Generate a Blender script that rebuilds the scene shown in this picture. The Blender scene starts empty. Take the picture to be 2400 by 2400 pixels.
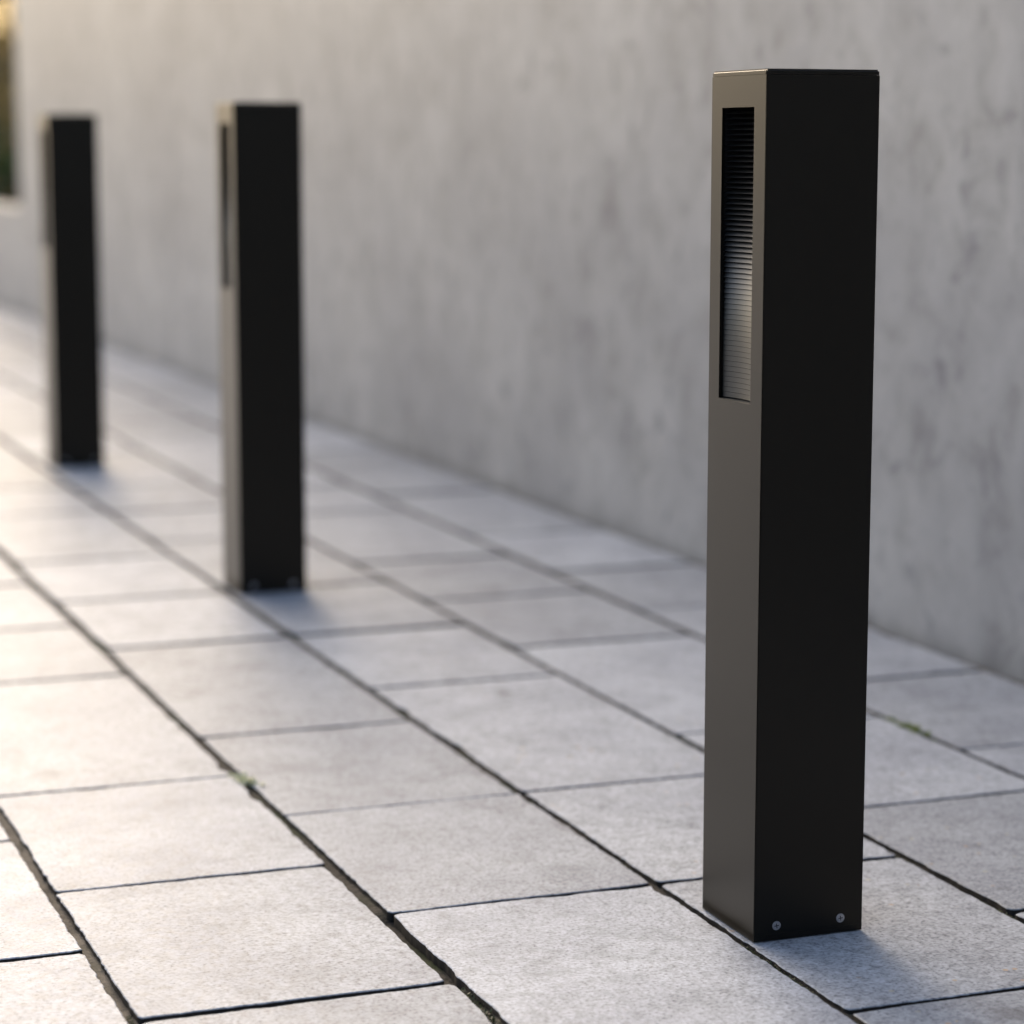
import bpy, bmesh, math, random
from mathutils import Vector, Matrix, noise, geometry

R = math.radians
random.seed(7)
S = bpy.context.scene
COL = S.collection

# ------------------------------------------------------------------ camera
cam_d = bpy.data.cameras.new('camera')
cam = bpy.data.objects.new('camera', cam_d)
COL.objects.link(cam)
S.camera = cam
YAW, PITCH, ROLL = R(20.5383), R(8.375), R(0.0307)
fw = Vector((math.sin(YAW) * math.cos(PITCH), math.cos(YAW) * math.cos(PITCH), -math.sin(PITCH)))
rt = Vector((math.cos(YAW), -math.sin(YAW), 0))
up = rt.cross(fw)
rt2 = rt * math.cos(ROLL) + up * math.sin(ROLL)
up2 = up * math.cos(ROLL) - rt * math.sin(ROLL)
CAM = Vector((-0.9957, -2.0176, 0.7344))
m = Matrix((rt2, up2, -fw)).transposed().to_4x4()
m.translation = CAM
cam.matrix_world = m
cam_d.sensor_width = 36
cam_d.lens = 87.868
cam_d.clip_start = 0.05
cam_d.clip_end = 3000
cam_d.dof.use_dof = True
cam_d.dof.focus_distance = (Vector((0.02, 0.02, 0.35)) - CAM).dot(fw)
cam_d.dof.aperture_fstop = 3.4
S.render.resolution_x = S.render.resolution_y = 1024

# ------------------------------------------------------------------ light
SUN_AZ = 11.0      # degrees from +Y (clockwise)
SUN_EL = 26.0       # degrees above the horizon
w = bpy.data.worlds.new('World')
S.world = w
w.use_nodes = True
nt = w.node_tree
nt.nodes.clear()
wo = nt.nodes.new('ShaderNodeOutputWorld')
bg = nt.nodes.new('ShaderNodeBackground')
sky = nt.nodes.new('ShaderNodeTexSky')
sky.sky_type = 'NISHITA'
sky.sun_disc = False
sky.sun_elevation = R(SUN_EL)
sky.sun_rotation = R(SUN_AZ)
sky.altitude = 50
sky.air_density = 1.0
sky.dust_density = 7.0
sky.ozone_density = 1.0
bg.inputs['Strength'].default_value = 0.15
nt.links.new(sky.outputs[0], bg.inputs[0])
nt.links.new(bg.outputs[0], wo.inputs[0])

sun_d = bpy.data.lights.new('sun', 'SUN')
sun_d.energy = 0.66
sun_d.angle = R(90)
sun_d.color = (1.0, 0.90, 0.75)
sun = bpy.data.objects.new('sun', sun_d)
COL.objects.link(sun)
sdir = Vector((math.sin(R(SUN_AZ)) * math.cos(R(SUN_EL)), math.cos(R(SUN_AZ)) * math.cos(R(SUN_EL)), math.sin(R(SUN_EL))))
sun.rotation_euler = sdir.to_track_quat('Z', 'Y').to_euler()
sun.location = sdir * 30

S.view_settings.view_transform = 'Standard'
S.view_settings.look = 'None'
S.view_settings.gamma = 1
S.view_settings.exposure = 1.06


# ------------------------------------------------------------------ helpers
def link(name, me, mat=None, parent=None):
    o = bpy.data.objects.new(name, me)
    COL.objects.link(o)
    if mat is not None:
        if isinstance(mat, (list, tuple)):
            for q in mat:
                me.materials.append(q)
        else:
            me.materials.append(mat)
    if parent is not None:
        o.parent = parent
    return o


def from_bm(name, bm, mat=None, parent=None, smooth=False):
    me = bpy.data.meshes.new(name)
    bmesh.ops.recalc_face_normals(bm, faces=bm.faces)
    bm.to_mesh(me)
    bm.free()
    if smooth:
        for p in me.polygons:
            p.use_smooth = True
    return link(name, me, mat, parent)


def tag(o, label=None, cat=None, group=None, kind=None):
    if label: o['label'] = label
    if cat: o['category'] = cat
    if group: o['group'] = group
    if kind: o['kind'] = kind
    return o


def empty(name, loc):
    o = bpy.data.objects.new(name, None)
    COL.objects.link(o)
    o.location = loc
    o.empty_display_size = 0.05
    return o


def add_box(bm, a, b):
    vs = [bm.verts.new((x, y, z)) for z in (a[2], b[2]) for y in (a[1], b[1]) for x in (a[0], b[0])]
    for f in ((0, 1, 3, 2), (4, 6, 7, 5), (0, 4, 5, 1), (2, 3, 7, 6), (0, 2, 6, 4), (1, 5, 7, 3)):
        bm.faces.new([vs[i] for i in f])


def bevel_mod(o, width, seg=2):
    md = o.modifiers.new('bevel', 'BEVEL')
    md.width = width
    md.segments = seg
    md.limit_method = 'ANGLE'
    md.angle_limit = R(40)
    return md


class NT:
    """small helper for building node materials"""

    def __init__(self, name):
        self.m = bpy.data.materials.new(name)
        self.m.use_nodes = True
        self.t = self.m.node_tree
        self.b = self.t.nodes['Principled BSDF']

    def n(self, kind, **kw):
        nd = self.t.nodes.new(kind)
        for k, v in kw.items():
            setattr(nd, k, v)
        return nd

    def put(self, sock, v):
        if isinstance(v, bpy.types.NodeSocket):
            self.t.links.new(v, sock)
        else:
            sock.default_value = v

    def coord(self):
        return self.n('ShaderNodeTexCoord').outputs['Object']

    def mapping(self, vec, scale=(1, 1, 1), loc=(0, 0, 0)):
        q = self.n('ShaderNodeMapping')
        self.put(q.inputs['Vector'], vec)
        q.inputs['Scale'].default_value = scale
        q.inputs['Location'].default_value = loc
        return q.outputs[0]

    def noise(self, vec, scale, detail=4, rough=0.55, dist=0.0):
        q = self.n('ShaderNodeTexNoise')
        self.put(q.inputs['Vector'], vec)
        q.inputs['Scale'].default_value = scale
        q.inputs['Detail'].default_value = detail
        q.inputs['Roughness'].default_value = rough
        q.inputs['Distortion'].default_value = dist
        return q.outputs['Fac']

    def ramp(self, fac, stops):
        q = self.n('ShaderNodeValToRGB')
        self.put(q.inputs[0], fac)
        e = q.color_ramp.elements
        while len(e) < len(stops):
            e.new(0.5)
        for i, (p, c) in enumerate(stops):
            e[i].position = p
            e[i].color = (c, c, c, 1) if isinstance(c, (int, float)) else (*c, 1)
        return q.outputs[0]

    def mix(self, a, b, fac, mode='MIX'):
        q = self.n('ShaderNodeMix', data_type='RGBA', blend_type=mode)
        self.put(q.inputs[0], fac)
        for s, v in ((q.inputs[6], a), (q.inputs[7], b)):
            if isinstance(v, tuple) and len(v) == 3:
                v = (*v, 1)
            self.put(s, v)
        return q.outputs[2]

    def math(self, op, a, b=0.0, c=None, clamp=False):
        q = self.n('ShaderNodeMath', operation=op, use_clamp=clamp)
        self.put(q.inputs[0], a)
        self.put(q.inputs[1], b)
        if c is not None:
            self.put(q.inputs[2], c)
        return q.outputs[0]

    def bump(self, h, strength=0.3, dist=0.001, normal=None):
        q = self.n('ShaderNodeBump')
        q.inputs['Strength'].default_value = strength
        q.inputs['Distance'].default_value = dist
        self.put(q.inputs['Height'], h)
        if normal is not None:
            self.put(q.inputs['Normal'], normal)
        return q.outputs[0]

    def done(self, **kw):
        for k, v in kw.items():
            k = k.replace('_', ' ')
            if isinstance(v, tuple) and len(v) == 3:
                v = (*v, 1)
            self.put(self.b.inputs[k], v)
        return self.m


# ------------------------------------------------------------------ materials
WALL_ROUGH = 0.45
SHEEN = 0.14
PAINT_ROUGH = 0.30
SLAB_SPEC = 0.15


def mat_slab():
    t = NT('stone_paving')
    c = t.coord()
    isl = t.n('ShaderNodeNewGeometry').outputs['Random Per Island']
    # shift the pattern per slab so that no two slabs look alike
    off = t.n('ShaderNodeVectorMath', operation='MULTIPLY_ADD')
    cmb = t.n('ShaderNodeCombineXYZ')
    t.put(cmb.inputs[0], isl); t.put(cmb.inputs[1], isl); t.put(cmb.inputs[2], isl)
    t.put(off.inputs[0], cmb.outputs[0])
    off.inputs[1].default_value = (37.0, 53.0, 11.0)
    t.put(off.inputs[2], c)
    v = off.outputs[0]
    fine = t.noise(v, 270, 4, 0.62)
    mid = t.noise(v, 90, 4, 0.6)
    big = t.noise(v, 7, 4, 0.55)
    tone = t.ramp(isl, [(0.0, 0.78), (0.5, 0.94), (1.0, 1.05)])
    base = t.mix((0.398, 0.412, 0.450), (0.490, 0.508, 0.542), t.ramp(big, [(0.35, 0.0), (0.65, 1.0)]))
    base = t.mix(base, tone, 1.0, 'MULTIPLY')
    grain = t.ramp(fine, [(0.32, 0.30), (0.45, 0.86), (0.55, 1.06), (0.72, 1.35)])
    base = t.mix(base, grain, 0.8, 'MULTIPLY')
    base = t.mix(base, t.ramp(mid, [(0.3, 0.74), (0.5, 1.0), (0.7, 1.12)]), 1.0, 'MULTIPLY')
    blotch = t.noise(v, 22, 5, 0.65, 0.5)
    base = t.mix(base, t.ramp(blotch, [(0.32, 0.80), (0.50, 1.0), (0.70, 1.06)]), 1.0, 'MULTIPLY')
    # sparse rusty and cream crystals
    vo = t.n('ShaderNodeTexVoronoi', feature='F1')
    t.put(vo.inputs['Vector'], v); vo.inputs['Scale'].default_value = 105
    near = t.math('LESS_THAN', vo.outputs['Distance'], 0.30)
    sep = t.n('ShaderNodeSeparateColor'); t.put(sep.inputs[0], vo.outputs['Color'])
    rare = t.math('GREATER_THAN', sep.outputs[0], 0.93)
    patch = t.ramp(t.noise(v, 9, 2), [(0.47, 0.0), (0.60, 1.0)])
    sx = t.n('ShaderNodeSeparateXYZ'); t.put(sx.inputs[0], c)
    side = t.ramp(t.math('ADD', sx.outputs[0], 0.15), [(0.10, 0.08), (0.16, 1.0)])
    sp = t.math('MULTIPLY', t.math('MULTIPLY', t.math('MULTIPLY', near, rare), patch), side)
    base = t.mix(base, t.mix((0.50, 0.33, 0.20), (0.50, 0.47, 0.30), sep.outputs[1]), t.math('MULTIPLY', sp, 0.75))
    # worn dirty stains at fixed places on the paving
    wob = t.noise(c, 38, 3)
    for (px, py, rx, ry, amt) in STAINS:
        dx = t.math('DIVIDE', t.math('SUBTRACT', sx.outputs[0], px), rx)
        dy = t.math('DIVIDE', t.math('SUBTRACT', sx.outputs[1], py), ry)
        d = t.math('SQRT', t.math('ADD', t.math('MULTIPLY', dx, dx), t.math('MULTIPLY', dy, dy)))
        d = t.math('ADD', d, t.math('MULTIPLY', t.math('SUBTRACT', wob, 0.5), 1.6))
        f = t.ramp(d, [(0.35, amt), (1.0, 0.0)])
        base = t.mix(base, (0.10, 0.095, 0.10), f)
    rough = t.ramp(mid, [(0.3, 0.54), (0.7, 0.64)])
    n1 = t.bump(fine, 0.25, 0.0006)
    n2 = t.bump(big, 0.2, 0.003, n1)
    return t.done(Base_Color=base, Roughness=rough, Normal=n2, Specular_IOR_Level=SLAB_SPEC, Specular_Tint=(0.94, 0.975, 1.0))


def mat_joint():
    t = NT('joint_soil')
    c = t.coord()
    a = t.noise(c, 160, 5, 0.65)
    g = t.noise(c, 6, 3, 0.6)
    soil = t.mix((0.018, 0.016, 0.014), (0.085, 0.076, 0.064), t.ramp(a, [(0.35, 0.0), (0.7, 1.0)]))
    col = t.mix(soil, (0.022, 0.034, 0.010), t.ramp(g, [(0.5, 0.0), (0.62, 0.8)]))
    sx = t.n('ShaderNodeSeparateXYZ'); t.put(sx.inputs[0], c)
    far_l = t.ramp(t.math('MULTIPLY', sx.outputs[0], -1.0), [(0.40, 0.0), (0.50, 1.0)])
    foot = t.ramp(sx.outputs[0], [(0.80, 0.0), (0.83, 1.0)])
    sand = t.math('MULTIPLY', t.math('MAXIMUM', far_l, foot), t.ramp(t.noise(c, 13, 3), [(0.33, 0.2), (0.55, 1.0)]))
    col = t.mix(col, t.mix((0.10, 0.088, 0.072), (0.21, 0.185, 0.155), a), sand)
    return t.done(Base_Color=col, Roughness=0.9, Specular_IOR_Level=0.15, Normal=t.bump(a, 0.8, 0.003))


def mat_ground():
    t = NT('gravel_ground')
    c = t.coord()
    a = t.noise(c, 60, 6, 0.7)
    b = t.noise(c, 0.6, 4, 0.6)
    col = t.mix((0.26, 0.25, 0.235), (0.40, 0.385, 0.36), a)
    col = t.mix(col, t.ramp(b, [(0.3, 0.8), (0.7, 1.1)]), 1.0, 'MULTIPLY')
    return t.done(Base_Color=col, Roughness=0.75, Normal=t.bump(a, 0.5, 0.01))


def mat_concrete():
    t = NT('cast_concrete')
    c = t.coord()
    cloud = t.noise(c, 2.2, 6, 0.6, 0.3)
    blot = t.noise(t.mapping(c, (1, 1, 0.8), (3.1, 1.7, 0.4)), 13, 6, 0.68, 0.6)
    streak = t.noise(t.mapping(c, (1, 1, 0.16), (0.3, 5.2, 2.0)), 16, 4, 0.6)
    spots = t.noise(t.mapping(c, (1, 1, 0.85), (9.0, 2.0, 1.0)), 14, 4, 0.55, 0.8)
    fine = t.noise(c, 130, 4, 0.6)
    col = t.mix((0.312, 0.304, 0.304), (0.436, 0.421, 0.404), t.ramp(cloud, [(0.35, 0.0), (0.65, 1.0)]))
    col = t.mix(col, t.ramp(blot, [(0.30, 0.64), (0.47, 1.0), (0.70, 1.19)]), 0.9, 'MULTIPLY')
    col = t.mix(col, t.ramp(streak, [(0.28, 0.88), (0.50, 1.0), (0.72, 1.05)]), 0.3, 'MULTIPLY')
    col = t.mix(col, (0.17, 0.165, 0.18), t.ramp(spots, [(0.57, 0.0), (0.70, 0.65)]))
    col = t.mix(col, t.ramp(fine, [(0.3, 0.93), (0.7, 1.05)]), 1.0, 'MULTIPLY')
    # damp and mould stains at fixed places on the wall face (along the wall, up, half sizes, strength)
    wob = t.noise(c, 22, 4)
    sx = t.n('ShaderNodeSeparateXYZ'); t.put(sx.inputs[0], c)
    tot = None
    for (py, pz, ry, rz, amt) in WALL_STAINS:
        dy = t.math('MULTIPLY', t.math('SUBTRACT', sx.outputs[1], py), 1 / ry)
        dz = t.math('MULTIPLY', t.math('SUBTRACT', sx.outputs[2], pz), 1 / rz)
        d = t.math('SQRT', t.math('ADD', t.math('MULTIPLY', dy, dy), t.math('MULTIPLY', dz, dz)))
        f = t.math('MULTIPLY', t.math('SUBTRACT', 1.25, d, clamp=True), amt)
        tot = f if tot is None else t.math('MAXIMUM', tot, f)
    tot = t.math('MULTIPLY', tot, t.ramp(wob, [(0.36, 0.1), (0.62, 1.0)]))
    col = t.mix(col, (0.15, 0.145, 0.155), tot)
    # small blow holes
    vo = t.n('ShaderNodeTexVoronoi', feature='F1')
    t.put(vo.inputs['Vector'], c); vo.inputs['Scale'].default_value = 26
    sep = t.n('ShaderNodeSeparateColor'); t.put(sep.inputs[0], vo.outputs['Color'])
    hole = t.math('MULTIPLY', t.math('LESS_THAN', vo.outputs['Distance'], 0.06), t.math('GREATER_THAN', sep.outputs[0], 0.8))
    col = t.mix(col, (0.10, 0.10, 0.11), t.math('MULTIPLY', hole, 0.7))
    return t.done(Base_Color=col, Roughness=WALL_ROUGH, Normal=t.bump(blot, 0.2, 0.003, t.bump(fine, 0.15, 0.0006)))


def mat_paint():
    t = NT('black_powder_coat')
    c = t.coord()
    f = t.noise(c, 1800, 2, 0.5)
    col = t.mix((0.0011, 0.0010, 0.0009), (0.0018, 0.0016, 0.0014), f)
    return t.done(Base_Color=col, Roughness=PAINT_ROUGH, Specular_IOR_Level=0.33, Specular_Tint=(1.0, 0.93, 0.81),
                  Sheen_Weight=SHEEN, Sheen_Roughness=0.35, Sheen_Tint=(1.0, 0.86, 0.64), Normal=t.bump(f, 0.06, 0.0002))


def mat_simple(name, col, rough, metal=0.0, scale=60, var=0.2, spec=0.5):
    t = NT(name)
    f = t.noise(t.coord(), scale, 4, 0.6)
    c = t.mix(col, t.ramp(f, [(0.3, 1 - var), (0.7, 1 + var)]), 1.0, 'MULTIPLY')
    return t.done(Base_Color=c, Roughness=rough, Metallic=metal, Specular_IOR_Level=spec)


def mat_leaf(name, a, b, trans=0.35):
    t = NT(name)
    isl = t.n('ShaderNodeNewGeometry').outputs['Random Per Island']
    col = t.mix(a, b, isl)
    t.done(Base_Color=col, Roughness=0.55)
    tr = t.n('ShaderNodeBsdfTranslucent')
    t.put(tr.inputs[0], col)
    mx = t.n('ShaderNodeMixShader')
    mx.inputs[0].default_value = trans
    t.put(mx.inputs[1], t.b.outputs[0]); t.put(mx.inputs[2], tr.outputs[0])
    t.put(t.t.nodes['Material Output'].inputs[0], mx.outputs[0])
    return t.m


WALL_STAINS = [(2.719, 0.444, 0.039, 0.025, 0.5), (2.067, 0.619, 0.025, 0.018, 0.5), (2.656, 0.84, 0.044, 0.028, 0.4), (2.342, 0.907, 0.043, 0.029, 0.4), (1.663, 0.93, 0.029, 0.023, 0.4), (1.14, 0.74, 0.018, 0.016, 0.55), (1.111, 0.672, 0.018, 0.016, 0.6), (1.26, 0.557, 0.024, 0.021, 0.4), (1.147, 0.459, 0.02, 0.018, 0.5), (1.116, 0.407, 0.018, 0.016, 0.9), (1.161, 0.415, 0.012, 0.011, 0.7), (1.143, 0.514, 0.019, 0.016, 0.5), (2.651, 0.196, 0.079, 0.05, 0.35), (2.349, 0.18, 0.078, 0.053, 0.45), (1.202, 0.31, 0.027, 0.023, 0.45), (1.07, 0.911, 0.02, 0.018, 0.4), (1.163, 0.777, 0.021, 0.018, 0.45), (6.248, 0.484, 0.217, 0.113, 0.5), (3.107, 0.549, 0.072, 0.042, 0.4), (1.399, 0.367, 0.021, 0.017, 0.3)]
STAINS = [(0.157, 1.09, 0.016, 0.030, 0.55), (-0.50, 0.865, 0.028, 0.03, 0.35), (-0.455, 0.86, 0.020, 0.02, 0.25),
          (0.40, 1.82, 0.05, 0.05, 0.30), (0.13, -0.255, 0.03, 0.03, 0.45), (0.335, 1.62, 0.02, 0.02, 0.2),
          (-0.02, 0.43, 0.012, 0.03, 0.25)]
M_SLAB, M_JOINT, M_GROUND, M_CONC, M_PAINT = mat_slab(), mat_joint(), mat_ground(), mat_concrete(), mat_paint()
M_STEEL = mat_simple('screw_steel', (0.42, 0.42, 0.44), 0.38, 1.0, 400, 0.15)
M_LOUVRE = mat_simple('louvre_satin_metal', (0.135, 0.132, 0.126), 0.44, 1.0, 600, 0.08)
M_RECESS = mat_simple('recess_steel', (0.02, 0.02, 0.022), 0.6, 0.5, 400, 0.15)
M_DARK = mat_simple('housing_black', (0.006, 0.006, 0.007), 0.5, 0.0, 200, 0.1)
M_MOSS = mat_leaf('moss_green', (0.030, 0.045, 0.012), (0.075, 0.085, 0.030), 0.2)
M_WEED = mat_leaf('weed_pale_green', (0.52, 0.55, 0.36), (0.66, 0.67, 0.48), 0.3)
M_WEED2 = mat_leaf('weed_green', (0.16, 0.22, 0.05), (0.24, 0.29, 0.08), 0.3)
M_GREEN = mat_leaf('shrub_green', (0.020, 0.045, 0.010), (0.055, 0.085, 0.018))
M_BROWN = mat_leaf('shrub_bronze', (0.10, 0.075, 0.028), (0.17, 0.135, 0.045))
M_BARK = mat_simple('bark', (0.09, 0.065, 0.045), 0.85, 0.0, 90, 0.3)
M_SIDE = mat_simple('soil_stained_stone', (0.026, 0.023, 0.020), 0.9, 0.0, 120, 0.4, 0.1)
M_SOIL = mat_simple('planting_soil', (0.05, 0.038, 0.028), 0.9, 0.0, 60, 0.4)

# ------------------------------------------------------------------ the setting
bm = bmesh.new()
bmesh.ops.create_grid(bm, x_segments=2, y_segments=2, size=600)
g = from_bm('ground', bm, M_GROUND)
g.location = (0, 0, -0.035)
tag(g, 'pale gravel ground around the paving', 'ground', kind='structure')

XW = 0.862                      # face of the concrete wall
ROWX = [-0.585 - 0.2877 * k for k in range(24, 0, -1)] + [-0.583, -0.294, -0.009, 0.273, 0.568, XW - 0.006]
PAV_X0, PAV_Y0, PAV_Y1 = ROWX[0], -5.0, 17.0
KNOWN = {    # measured cross joints per row, counted from the wall
    5: [0.590, 0.990, 1.583, 1.966, 2.386, 2.982],
    4: [0.002, 0.392, 0.785, 1.374, 1.777, 2.170, 2.785],
    3: [-0.195, 0.206, 0.588, 1.177, 1.568, 1.976, 2.535],
    2: [0.204, 0.585, 0.978, 1.567, 1.967, 2.372, 2.960],
    1: [-0.004, 0.385, 0.777, 1.383, 1.768],
    0: [0.195, 0.588],
}
PAT = [0.392, 0.392, 0.592]


def row_joints(r):
    k = KNOWN.get(r)
    rnd = random.Random(100 + r)
    if not k:
        s = rnd.random() * 1.37
        k = [s]
    js = list(k)
    while js[-1] < PAV_Y1:
        d = [round(js[i + 1] - js[i], 2) for i in range(len(js) - 1)][-2:]
        js.append(js[-1] + (0.592 if (len(d) == 2 and max(d) < 0.5) else 0.394) if len(d) == 2 else js[-1] + rnd.choice(PAT))
    while js[0] > PAV_Y0:
        d = [round(js[i + 1] - js[i], 2) for i in range(len(js) - 1)][:2]
        js.insert(0, js[0] - (0.592 if (len(d) == 2 and max(d) < 0.5) else 0.394))
    return js


def wob(p, amp, sc, seed):
    return amp * noise.noise(Vector((p[0] * sc + seed, p[1] * sc - seed * 1.7, seed * 3.1)))


bm = bmesh.new()
nrow = len(ROWX) - 1
for ri in range(nrow):
    row = ri - (nrow - 6)
    x0, x1 = ROWX[ri], ROWX[ri + 1]
    js = row_joints(row)
    for ya, yb in zip(js[:-1], js[1:]):
        rnd = random.Random(int((ya + 50) * 1000) * 31 + ri)
        seed = rnd.random() * 50
        near = -0.7 < ya < 1.2 and row >= 0
        far = min(1.0, max(0.0, (ya - 0.2) / 1.3))
        gl = 0.0042 + rnd.random() * 0.0016 + 0.0022 * far
        gr = 0.0042 + rnd.random() * 0.0016 + 0.0022 * far
        gc0 = 0.0022 + rnd.random() * 0.0014 + 0.0045 * far
        gc1 = 0.0022 + rnd.random() * 0.0014 + 0.0045 * far
        if row == 1 and abs(ya + 0.004) < 0.02: gr = 0.0085
        if row == 2 and ya < 0.21 and yb > 0.1: gl = 0.0058
        if row == 3 and abs(ya + 0.195) < 0.02: gc0 = 0.005
        if row == 3 and abs(yb + 0.195) < 0.02: gc1 = 0.004
        xa, xb, y0, y1 = x0 + gl, x1 - gr, ya + gc0, yb - gc1
        if row == 5: xb = x1 - 0.016
        step = 0.003 if near else 0.05
        amp = 0.0016 if near else 0.002
        # closed outline with rounded, chipped corners
        rc = 0.003
        ring = []

        def run(p, q, nrm):
            L = (Vector(q) - Vector(p)).length
            n = max(2, int(L / step))
            for i in range(n):
                f = i / n
                pt = Vector((p[0] + (q[0] - p[0]) * f, p[1] + (q[1] - p[1]) * f))
                d = wob(pt, amp, 34, seed) + wob(pt, amp * 0.8, 110, seed + 9) + wob(pt, amp * 0.35, 330, seed + 4)
                e = noise.noise(Vector((pt.x * 14 + seed, pt.y * 14, seed)))
                if e > 0.36: d -= (e - 0.36) * 0.014       # a chip out of the edge
                ring.append(pt + Vector(nrm) * min(d, 0.0012))
        run((xa + rc, y0), (xb - rc, y0), (0, -1))
        run((xb, y0 + rc), (xb, y1 - rc), (1, 0))
        run((xb - rc, y1), (xa + rc, y1), (0, 1))
        run((xa, y1 - rc), (xa, y0 + rc), (-1, 0))
        tz = rnd.uniform(-0.0010, 0.0008)
        tx, ty = rnd.uniform(-0.002, 0.002), rnd.uniform(-0.0015, 0.0015)
        cx, cy = (xa + xb) / 2, (y0 + y1) / 2
        ch = 0.0011

        def hz(p):
            return tz + (p.x - cx) * tx + (p.y - cy) * ty
        n = len(ring)
        top, mid, bot = [], [], []
        for i, p in enumerate(ring):
            a, b = ring[i - 1], ring[(i + 1) % n]
            tg = (b - a).normalized()
            inn = Vector((-tg.y, tg.x))
            k = ch * (1 + 0.5 * noise.noise(Vector((p.x * 60, p.y * 60, seed))))
            q = p + inn * k
            top.append(bm.verts.new((q.x, q.y, hz(q))))
            mid.append(bm.verts.new((p.x, p.y, hz(p) - 0.0010)))
            bot.append(bm.verts.new((p.x, p.y, -0.03)))
        bm.faces.new(top)
        for i in range(n):
            j = (i + 1) % n
            f = bm.faces.new((top[i], mid[i], mid[j], top[j])); f.smooth = True
            f = bm.faces.new((mid[i], bot[i], bot[j], mid[j])); f.material_index = 1; f.smooth = True
pav = from_bm('pavement', bm, [M_SLAB, M_SIDE])
tag(pav, 'pale grey stone slabs laid in staggered rows along the wall', 'pavement', kind='structure')

# soil in the joints: a slightly uneven sheet a few millimetres under the slab tops
bm = bmesh.new()
xs = [PAV_X0 + 0.02 + i * 0.02 for i in range(0)]
nx, ny = 160, 420
X0, X1, Y0, Y1 = -0.95, XW - 0.002, -0.9, 3.3
vs = [[None] * (ny + 1) for _ in range(nx + 1)]
for i in range(nx + 1):
    for j in range(ny + 1):
        x, y = X0 + (X1 - X0) * i / nx, Y0 + (Y1 - Y0) * j / ny
        z = -0.0056 - (0.005 if (-0.32 < x < -0.27 and -0.01 < y < 0.215) else 0.0) + 0.0028 * noise.noise(Vector((x * 9, y * 9, 1.3))) + 0.0012 * noise.noise(Vector((x * 70, y * 70, 4.0)))
        vs[i][j] = bm.verts.new((x, y, z))
for i in range(nx):
    for j in range(ny):
        bm.faces.new((vs[i][j], vs[i + 1][j], vs[i + 1][j + 1], vs[i][j + 1]))
for (a, b, c_, d) in ((PAV_X0, X0, PAV_Y0, PAV_Y1), (X0, X1, PAV_Y0, Y0), (X0, X1, Y1, PAV_Y1)):
    q = [bm.verts.new(p) for p in ((a, c_, -0.0065), (b, c_, -0.0065), (b, d, -0.0065), (a, d, -0.0065))]
    bm.faces.new(q)
js_ = from_bm('joint_soil_ground', bm, M_JOINT, smooth=True)
tag(js_, 'dark soil showing in the joints between the slabs', 'ground', kind='structure')

# ------------------------------------------------------------------ concrete wall
WALL_END = 9.12
WALL_H = 1.75
bm = bmesh.new()
add_box(bm, (XW, -6, -0.3), (XW + 0.32, WALL_END, WALL_H))
wall = from_bm('concrete_wall', bm, M_CONC)
bevel_mod(wall, 0.008, 2)
tag(wall, 'tall weathered grey cast concrete wall running along the paving', 'wall')

bm = bmesh.new()
add_box(bm, (XW + 0.003, WALL_END + 0.004, -0.3), (XW + 0.16, 19.0, 0.45))
lw = from_bm('planter_wall', bm, M_CONC)
bevel_mod(lw, 0.008, 2)
tag(lw, 'low concrete planter wall beyond the end of the tall wall', 'planter wall')
bm = bmesh.new()
add_box(bm, (XW + 0.164, WALL_END + 0.01, -0.2), (XW + 2.6, 19.0, 0.40))
sl = from_bm('planting_soil', bm, M_SOIL)
tag(sl, 'dark planting soil behind the low planter wall', 'soil', kind='structure')


def shrub(name, loc, h, rad, mat, n, leaf, label, group, sparse=1.0, seed=0):
    rnd = random.Random(seed)
    root = empty(name, loc)
    tag(root, label, 'shrub', group)
    st = bmesh.new()
    fo = bmesh.new()
    tips = []
    for k in range(9):
        a = rnd.random() * math.tau
        lean = rnd.uniform(0.15, 0.95) * rad
        pts = []
        hh = h * rnd.uniform(0.6, 0.97)
        for i in range(6):
            f = i / 5
            pts.append(Vector((math.cos(a) * lean * f ** 1.4 + rnd.gauss(0, .01), math.sin(a) * lean * f ** 1.4 + rnd.gauss(0, .01), hh * f)))
            if i > 1: tips.append(pts[-1])
        prev = None
        for i, p in enumerate(pts):
            r = 0.007 * (1 - 0.8 * i / 5) * (h / 0.5) ** 0.5
            cur = [st.verts.new(p + Vector((math.cos(q * math.tau / 5) * r, math.sin(q * math.tau / 5) * r, 0))) for q in range(5)]
            if prev:
                for q in range(5):
                    st.faces.new((prev[q], prev[(q + 1) % 5], cur[(q + 1) % 5], cur[q]))
            prev = cur
    for i in range(n):
        c = rnd.choice(tips)
        s = rad * 0.30 * sparse
        p = c + Vector((rnd.gauss(0, s), rnd.gauss(0, s), rnd.gauss(0, s * 0.8)))
        if p.z < 0.02: p.z = 0.02 + rnd.random() * 0.05
        d = Vector((rnd.gauss(0, 1), rnd.gauss(0, 1), rnd.gauss(0.3, 0.8))).normalized()
        sd = d.cross(Vector((rnd.gauss(0, 1), rnd.gauss(0, 1), rnd.gauss(0, 1)))).normalized()
        L = leaf * rnd.uniform(0.6, 1.25)
        W = L * 0.33
        nn = d.cross(sd) * L * 0.12
        q = [fo.verts.new(v) for v in (p, p + d * L * 0.5 + sd * W + nn, p + d * L, p + d * L * 0.5 - sd * W + nn)]
        fo.faces.new(q)
    me = bpy.data.meshes.new('foliage'); fo.to_mesh(me); fo.free()
    link('foliage', me, mat, root)
    from_bm('stem', st, M_BARK, root)
    return root


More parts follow.
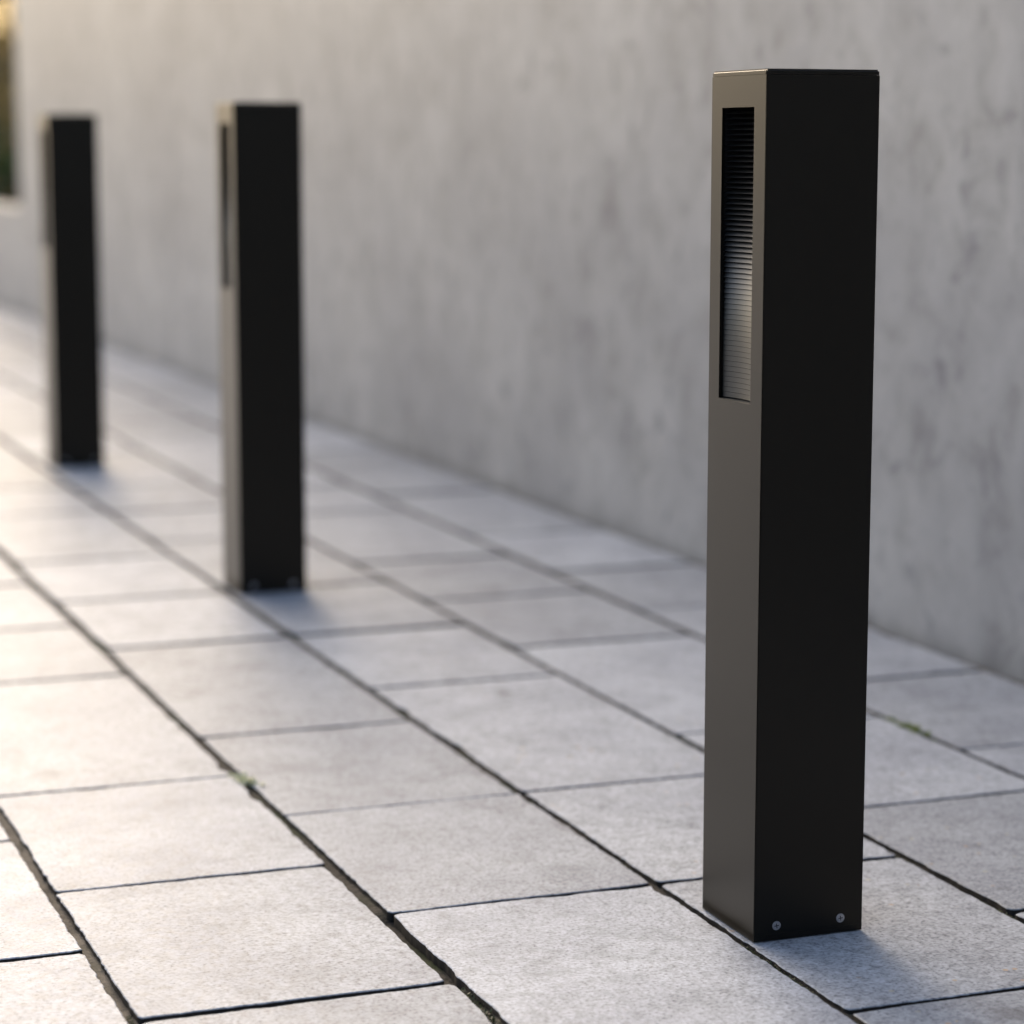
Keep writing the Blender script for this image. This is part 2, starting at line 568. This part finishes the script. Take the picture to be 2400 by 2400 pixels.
gy = [9.55, 10.05, 10.6, 11.2, 11.9, 12.7, 13.6]
GL = ['dark green leafy shrub just beyond the end of the tall concrete wall', ]
for i, y in enumerate(gy):
    shrub('green_shrub', (XW + 0.42 + 0.05 * (i % 3), y, 0.40), 0.36 + 0.05 * (i % 2), 0.30, M_GREEN, 1500, 0.06,
          'low dark green leafy shrub in the planter beyond the end of the tall wall', 'low green shrubs in the planter', seed=i)
for i, (x, y, h) in enumerate([(1.45, 10.0, 0.82), (1.6, 10.9, 0.86), (1.75, 12.0, 0.92), (1.6, 13.3, 0.95)]):
    shrub('bronze_shrub', (XW - 0.86 + x, y, 0.40), h, 0.5, M_BROWN, 1500, 0.06,
          'taller olive bronze leaved shrub behind the low green shrubs', 'bronze shrubs in the planter', 1.1, seed=40 + i)

M_GOLD = mat_leaf('autumn_gold', (0.30, 0.21, 0.055), (0.46, 0.34, 0.11), 0.4)


def small_tree(loc, h, crown_r, label, seed):
    rnd = random.Random(seed)
    root = empty('tree', loc)
    tag(root, label, 'tree')
    bm = bmesh.new()

    def limb(p0, p1, r0, r1):
        d = (p1 - p0).normalized()
        a = d.orthogonal().normalized()
        b = d.cross(a)
        ra, rb = [], []
        for q in range(8):
            u = a * math.cos(q * math.tau / 8) + b * math.sin(q * math.tau / 8)
            ra.append(bm.verts.new(p0 + u * r0)); rb.append(bm.verts.new(p1 + u * r1))
        for q in range(8):
            bm.faces.new((ra[q], ra[(q + 1) % 8], rb[(q + 1) % 8], rb[q]))
    top = Vector((0.05, 0.02, h * 0.55))
    limb(Vector((0, 0, -0.05)), top, 0.05, 0.032)
    cl = []
    for k in range(34):
        z = rnd.uniform(0.14, 0.98) * h
        a = rnd.random() * math.tau
        rr = crown_r * math.sqrt(rnd.random()) * (1.0 - 0.6 * abs(z / h - 0.6))
        e = Vector((math.cos(a) * rr, math.sin(a) * rr, z))
        s0 = Vector((0.02, 0.01, min(top.z, z * 0.6)))
        mid = (s0 + e) / 2 + Vector((0, 0, 0.05))
        limb(s0, mid, 0.018, 0.010); limb(mid, e, 0.010, 0.003)
        cl.append((e, rnd.uniform(0.12, 0.26)))
    fo = bmesh.new()
    for i in range(11000):
        c, sg = rnd.choice(cl)
        p = c + Vector((rnd.gauss(0, sg), rnd.gauss(0, sg), rnd.gauss(0, sg * 0.7)))
        d = Vector((rnd.gauss(0, 1), rnd.gauss(0, 1), rnd.gauss(-0.2, 0.8))).normalized()
        sd = d.cross(Vector((rnd.gauss(0, 1), rnd.gauss(0, 1), rnd.gauss(0, 1)))).normalized()
        L = rnd.uniform(0.04, 0.08)
        q = [fo.verts.new(v) for v in (p, p + d * L * .5 + sd * L * .32, p + d * L, p + d * L * .5 - sd * L * .32)]
        fo.faces.new(q)
    me = bpy.data.meshes.new('crown'); fo.to_mesh(me); fo.free()
    link('crown', me, M_GOLD, root)
    from_bm('trunk', bm, M_BARK, root)


small_tree((1.75, 13.9, 0.40), 2.6, 0.95, 'small tree with golden sunlit leaves right behind the planter shrubs', 77)
small_tree((2.30, 16.4, 0.40), 2.9, 1.1, 'second golden leaved tree, standing farther back behind the first', 78)

# ------------------------------------------------------------------ bollard lights
W, H = 0.1132, 0.8
OY0, OY1, OZ0, OZ1 = 0.0236, 0.0906, 0.4997, 0.7668
ZB, ZT = 0.0062, 0.7950


def make_bollard(label):
    root = empty('bollard_light', (0, 0, 0))
    tag(root, label, 'bollard light', 'black bollard lights in a row beside the wall')
    # post: square tube with a tall window cut in its left side
    bm = bmesh.new()
    V = bm.verts.new
    o = [[V((x, y, z)) for (x, y) in ((0, 0), (W, 0), (W, W), (0, W))] for z in (ZB, ZT)]
    bm.faces.new((o[0][0], o[0][1], o[1][1], o[1][0]))
    bm.faces.new((o[0][1], o[0][2], o[1][2], o[1][1]))
    bm.faces.new((o[0][2], o[0][3], o[1][3], o[1][2]))
    bm.faces.new(o[0][::-1])
    bm.faces.new(o[1])
    win = [V((0, y, z)) for (y, z) in ((OY0, OZ0), (OY1, OZ0), (OY1, OZ1), (OY0, OZ1))]
    inn = [V((0.0032, y, z)) for (y, z) in ((OY0, OZ0), (OY1, OZ0), (OY1, OZ1), (OY0, OZ1))]
    out = [o[0][0], o[0][3], o[1][3], o[1][0]]
    for i in range(4):
        j = (i + 1) % 4
        bm.faces.new((out[i], out[j], win[j], win[i]))
        bm.faces.new((win[i], win[j], inn[j], inn[i]))
    ed = [e for e in bm.edges if abs(e.verts[0].co.z - e.verts[1].co.z) > 0.5]
    bmesh.ops.bevel(bm, geom=ed, offset=0.0006, segments=2, affect='EDGES')
    post = from_bm('post', bm, M_PAINT, root)
    # dark housing behind the window
    bm = bmesh.new()
    d = 0.060
    a = [bm.verts.new((0.0032, y, z)) for (y, z) in ((OY0 - .004, OZ0 - .004), (OY1 + .004, OZ0 - .004), (OY1 + .004, OZ1 + .004), (OY0 - .004, OZ1 + .004))]
    b = [bm.verts.new((d, v.co.y, v.co.z)) for v in a]
    bm.faces.new(b)
    for i in range(4):
        j = (i + 1) % 4
        bm.faces.new((a[i], a[j], b[j], b[i]))
    me = bpy.data.meshes.new('lamp_housing'); bm.to_mesh(me); bm.free()
    link('lamp_housing', me, M_DARK, root)
    # louvre: curved blades, steep at the bottom, leaning back at the top
    bm = bmesh.new()
    N = 55
    pitch = (OZ1 - OZ0) / (N + 0.4)
    ns = 14
    for i in range(N):
        t = i / (N - 1)                                    # 0 bottom .. 1 top
        zc = OZ0 + pitch * (i + 0.25)
        u = min(1.0, max(0.0, (t - 0.10) / 0.82)) ** 1.7
        lean = 0.0002 + 0.0085 * u
        rise = pitch * (0.94 - 0.50 * u)
        th = 0.0007
        rings = []
        for k in range(ns + 1):
            s = k / ns * 2 - 1
            y = (OY0 + OY1) / 2 + s * (OY1 - OY0 + 0.004) / 2
            x = 0.0036 + 0.0062 * (1 - s * s)
            rings.append([bm.verts.new((x, y, zc)), bm.verts.new((x + lean, y, zc + rise)),
                          bm.verts.new((x + lean + th, y, zc + rise)), bm.verts.new((x + th, y, zc))])
        for k in range(ns):
            for q in range(4):
                f = bm.faces.new((rings[k][q], rings[k + 1][q], rings[k + 1][(q + 1) % 4], rings[k][(q + 1) % 4]))
        bm.faces.new(rings[0][::-1]); bm.faces.new(rings[-1])
    add_box(bm, (0.0034, OY0 - 0.003, OZ0 - 0.002), (0.03, OY1 + 0.003, OZ0 + 0.0002))
    from_bm('louvre', bm, M_LOUVRE, root)
    # cap and foot
    bm = bmesh.new()
    add_box(bm, (0, 0, ZT + 0.00025), (W, W, H))
    ed = [e for e in bm.edges if e.verts[0].co.z + e.verts[1].co.z > 1.592]
    bmesh.ops.bevel(bm, geom=ed, offset=0.0016, segments=3, affect='EDGES')
    cap = from_bm('cap', bm, M_PAINT, root)
    bm = bmesh.new()
    add_box(bm, (0.0002, 0.0002, 0.0), (W - 0.0002, W - 0.0002, ZB - 0.0001))
    bp = from_bm('base_plate', bm, M_PAINT, root)
    # screws with a cross recess
    rr = 0.0043
    for sx in (0.0234, 0.0901):
        bm = bmesh.new()
        n = 28
        ang = 0.12
        cr = []
        a_, b_ = 0.00045, 0.0024
        for k in range(4):
            for (u, v) in ((a_, a_), (b_, a_ * 0.8), (b_, -a_ * 0.8)):
                th = -k * math.pi / 2 + ang
                cr.append((u * math.cos(th) - v * math.sin(th), u * math.sin(th) + v * math.cos(th)))
        # order: go round anticlockwise
        cr.sort(key=lambda p: math.atan2(p[1], p[0]))
        circ = [(math.cos(k / n * math.tau) * rr, math.sin(k / n * math.tau) * rr) for k in range(n)]
        dome = -0.0007
        co = [bm.verts.new((p[0], dome * 0.45, p[1])) for p in circ]
        cb = [bm.verts.new((p[0] * 1.02, 0.0002, p[1] * 1.02)) for p in circ]
        ci = [bm.verts.new((p[0], dome, p[1])) for p in cr]
        allv = co + ci
        tris = geometry.tessellate_polygon([[Vector((p[0], p[1], 0)) for p in circ], [Vector((p[0], p[1], 0)) for p in cr]])
        for t3 in tris:
            try: bm.faces.new([allv[i] for i in t3])
            except ValueError: pass
        for k in range(n):
            bm.faces.new((co[k], co[(k + 1) % n], cb[(k + 1) % n], cb[k]))
        sc = from_bm('screw', bm, M_STEEL, root)
        sc.location = (sx, 0, 0.0138)
        bm = bmesh.new()
        dn = [bm.verts.new((p[0] * 0.8, -0.00005, p[1] * 0.8)) for p in cr]
        upv = [bm.verts.new((p[0], dome, p[1])) for p in cr]
        bm.faces.new(dn)
        for k in range(len(cr)):
            bm.faces.new((dn[k], dn[(k + 1) % len(cr)], upv[(k + 1) % len(cr)], upv[k]))
        from_bm('cross_recess', bm, M_RECESS, sc)
    return root


def copy_tree(o, parent=None):
    c = o.copy()
    COL.objects.link(c)
    if parent is not None:
        c.parent = parent
    for ch in list(o.children):
        copy_tree(ch, c)
    return c


b1 = make_bollard('nearest black square bollard light, in sharp focus, with two steel screws at its foot')
b1.location = (0, 0, 0.0006)
for (x, y, lab) in ((0.0060, 1.930, 'middle black bollard light of the row, slightly blurred, between the other two'),
                    (0.0165, 3.660, 'farthest black bollard light of the row, most blurred, near the left edge')):
    b = copy_tree(b1)
    b.location = (x, y, 0.0006)
    b['label'] = lab


# ------------------------------------------------------------------ weeds and moss
def tuft(name, loc, mat, n, L, spread, label, seed):
    rnd = random.Random(seed)
    bm = bmesh.new()
    for i in range(n):
        a = rnd.random() * math.tau
        p = Vector((rnd.gauss(0, spread[0]), rnd.gauss(0, spread[1]), 0))
        d = Vector((math.cos(a) * 0.8, math.sin(a) * 0.8, rnd.uniform(0.25, 1.0))).normalized()
        sd = d.cross(Vector((0, 0, 1))).normalized()
        l = L * rnd.uniform(0.6, 1.2)
        q = [bm.verts.new(v) for v in (p, p + d * l * .55 + sd * l * .28, p + d * l - Vector((0, 0, l * .15)), p + d * l * .55 - sd * l * .28)]
        bm.faces.new(q)
    me = bpy.data.meshes.new(name); bm.to_mesh(me); bm.free()
    o = link(name, me, mat)
    o.location = loc
    return tag(o, label, 'weed')


tuft('weed_tuft', (-0.293, 0.755, -0.003), M_WEED, 60, 0.013, (0.004, 0.015), 'pale yellowish green weed growing in the joint in front of the middle bollard', 3)
tuft('weed_tuft', (0.567, 0.715, -0.002), M_WEED2, 60, 0.012, (0.003, 0.022), 'small bright green weed in the joint between the nearest bollard and the wall', 5)

bm = bmesh.new()
rnd = random.Random(11)
SEG = [(-0.294, -0.45, -0.01, 900, 0.006), (-0.009, -0.42, 0.05, 1000, 0.0035), (-0.009, 0.55, 0.63, 50, 0.003), (0.273, 0.76, 0.82, 70, 0.003),
       (0.273, -0.1, 0.02, 200, 0.003), (-0.583, 0.5, 0.6, 90, 0.003), (-0.583, -0.02, 0.02, 60, 0.003)]
for (x, ya, yb, n, sp) in SEG:
    for i in range(n):
        y = rnd.uniform(ya, yb)
        if noise.noise(Vector((x * 5, y * 18, 2.2))) < -0.08: continue
        p = Vector((x + max(-sp, min(sp, rnd.gauss(0, sp * 0.6))), y, -0.006 + rnd.random() * 0.0015))
        l = rnd.uniform(0.0018, 0.0042)
        a = rnd.random() * math.tau
        d = Vector((math.cos(a), math.sin(a), rnd.uniform(0.4, 1.3))).normalized()
        sd = d.cross(Vector((0, 0, 1))).normalized()
        q = [bm.verts.new(v) for v in (p, p + d * l * .5 + sd * l * .3, p + d * l, p + d * l * .5 - sd * l * .3)]
        bm.faces.new(q)
for i in range(600):                 # the cross joint in front of the nearest bollard
    x = rnd.uniform(-0.005, 0.27)
    if noise.noise(Vector((x * 18, 3.3, 2.2))) < 0: continue
    p = Vector((x, -0.195 + rnd.gauss(0, 0.0015), -0.006))
    l = rnd.uniform(0.0015, 0.0035)
    a = rnd.random() * math.tau
    d = Vector((math.cos(a), math.sin(a), rnd.uniform(0.4, 1.3))).normalized()
    sd = d.cross(Vector((0, 0, 1))).normalized()
    q = [bm.verts.new(v) for v in (p, p + d * l * .5 + sd * l * .3, p + d * l, p + d * l * .5 - sd * l * .3)]
    bm.faces.new(q)
me = bpy.data.meshes.new('moss'); bm.to_mesh(me); bm.free()
moss = link('moss', me, M_MOSS)
tag(moss, 'dull green moss growing in the joints between the slabs', 'moss', kind='stuff')
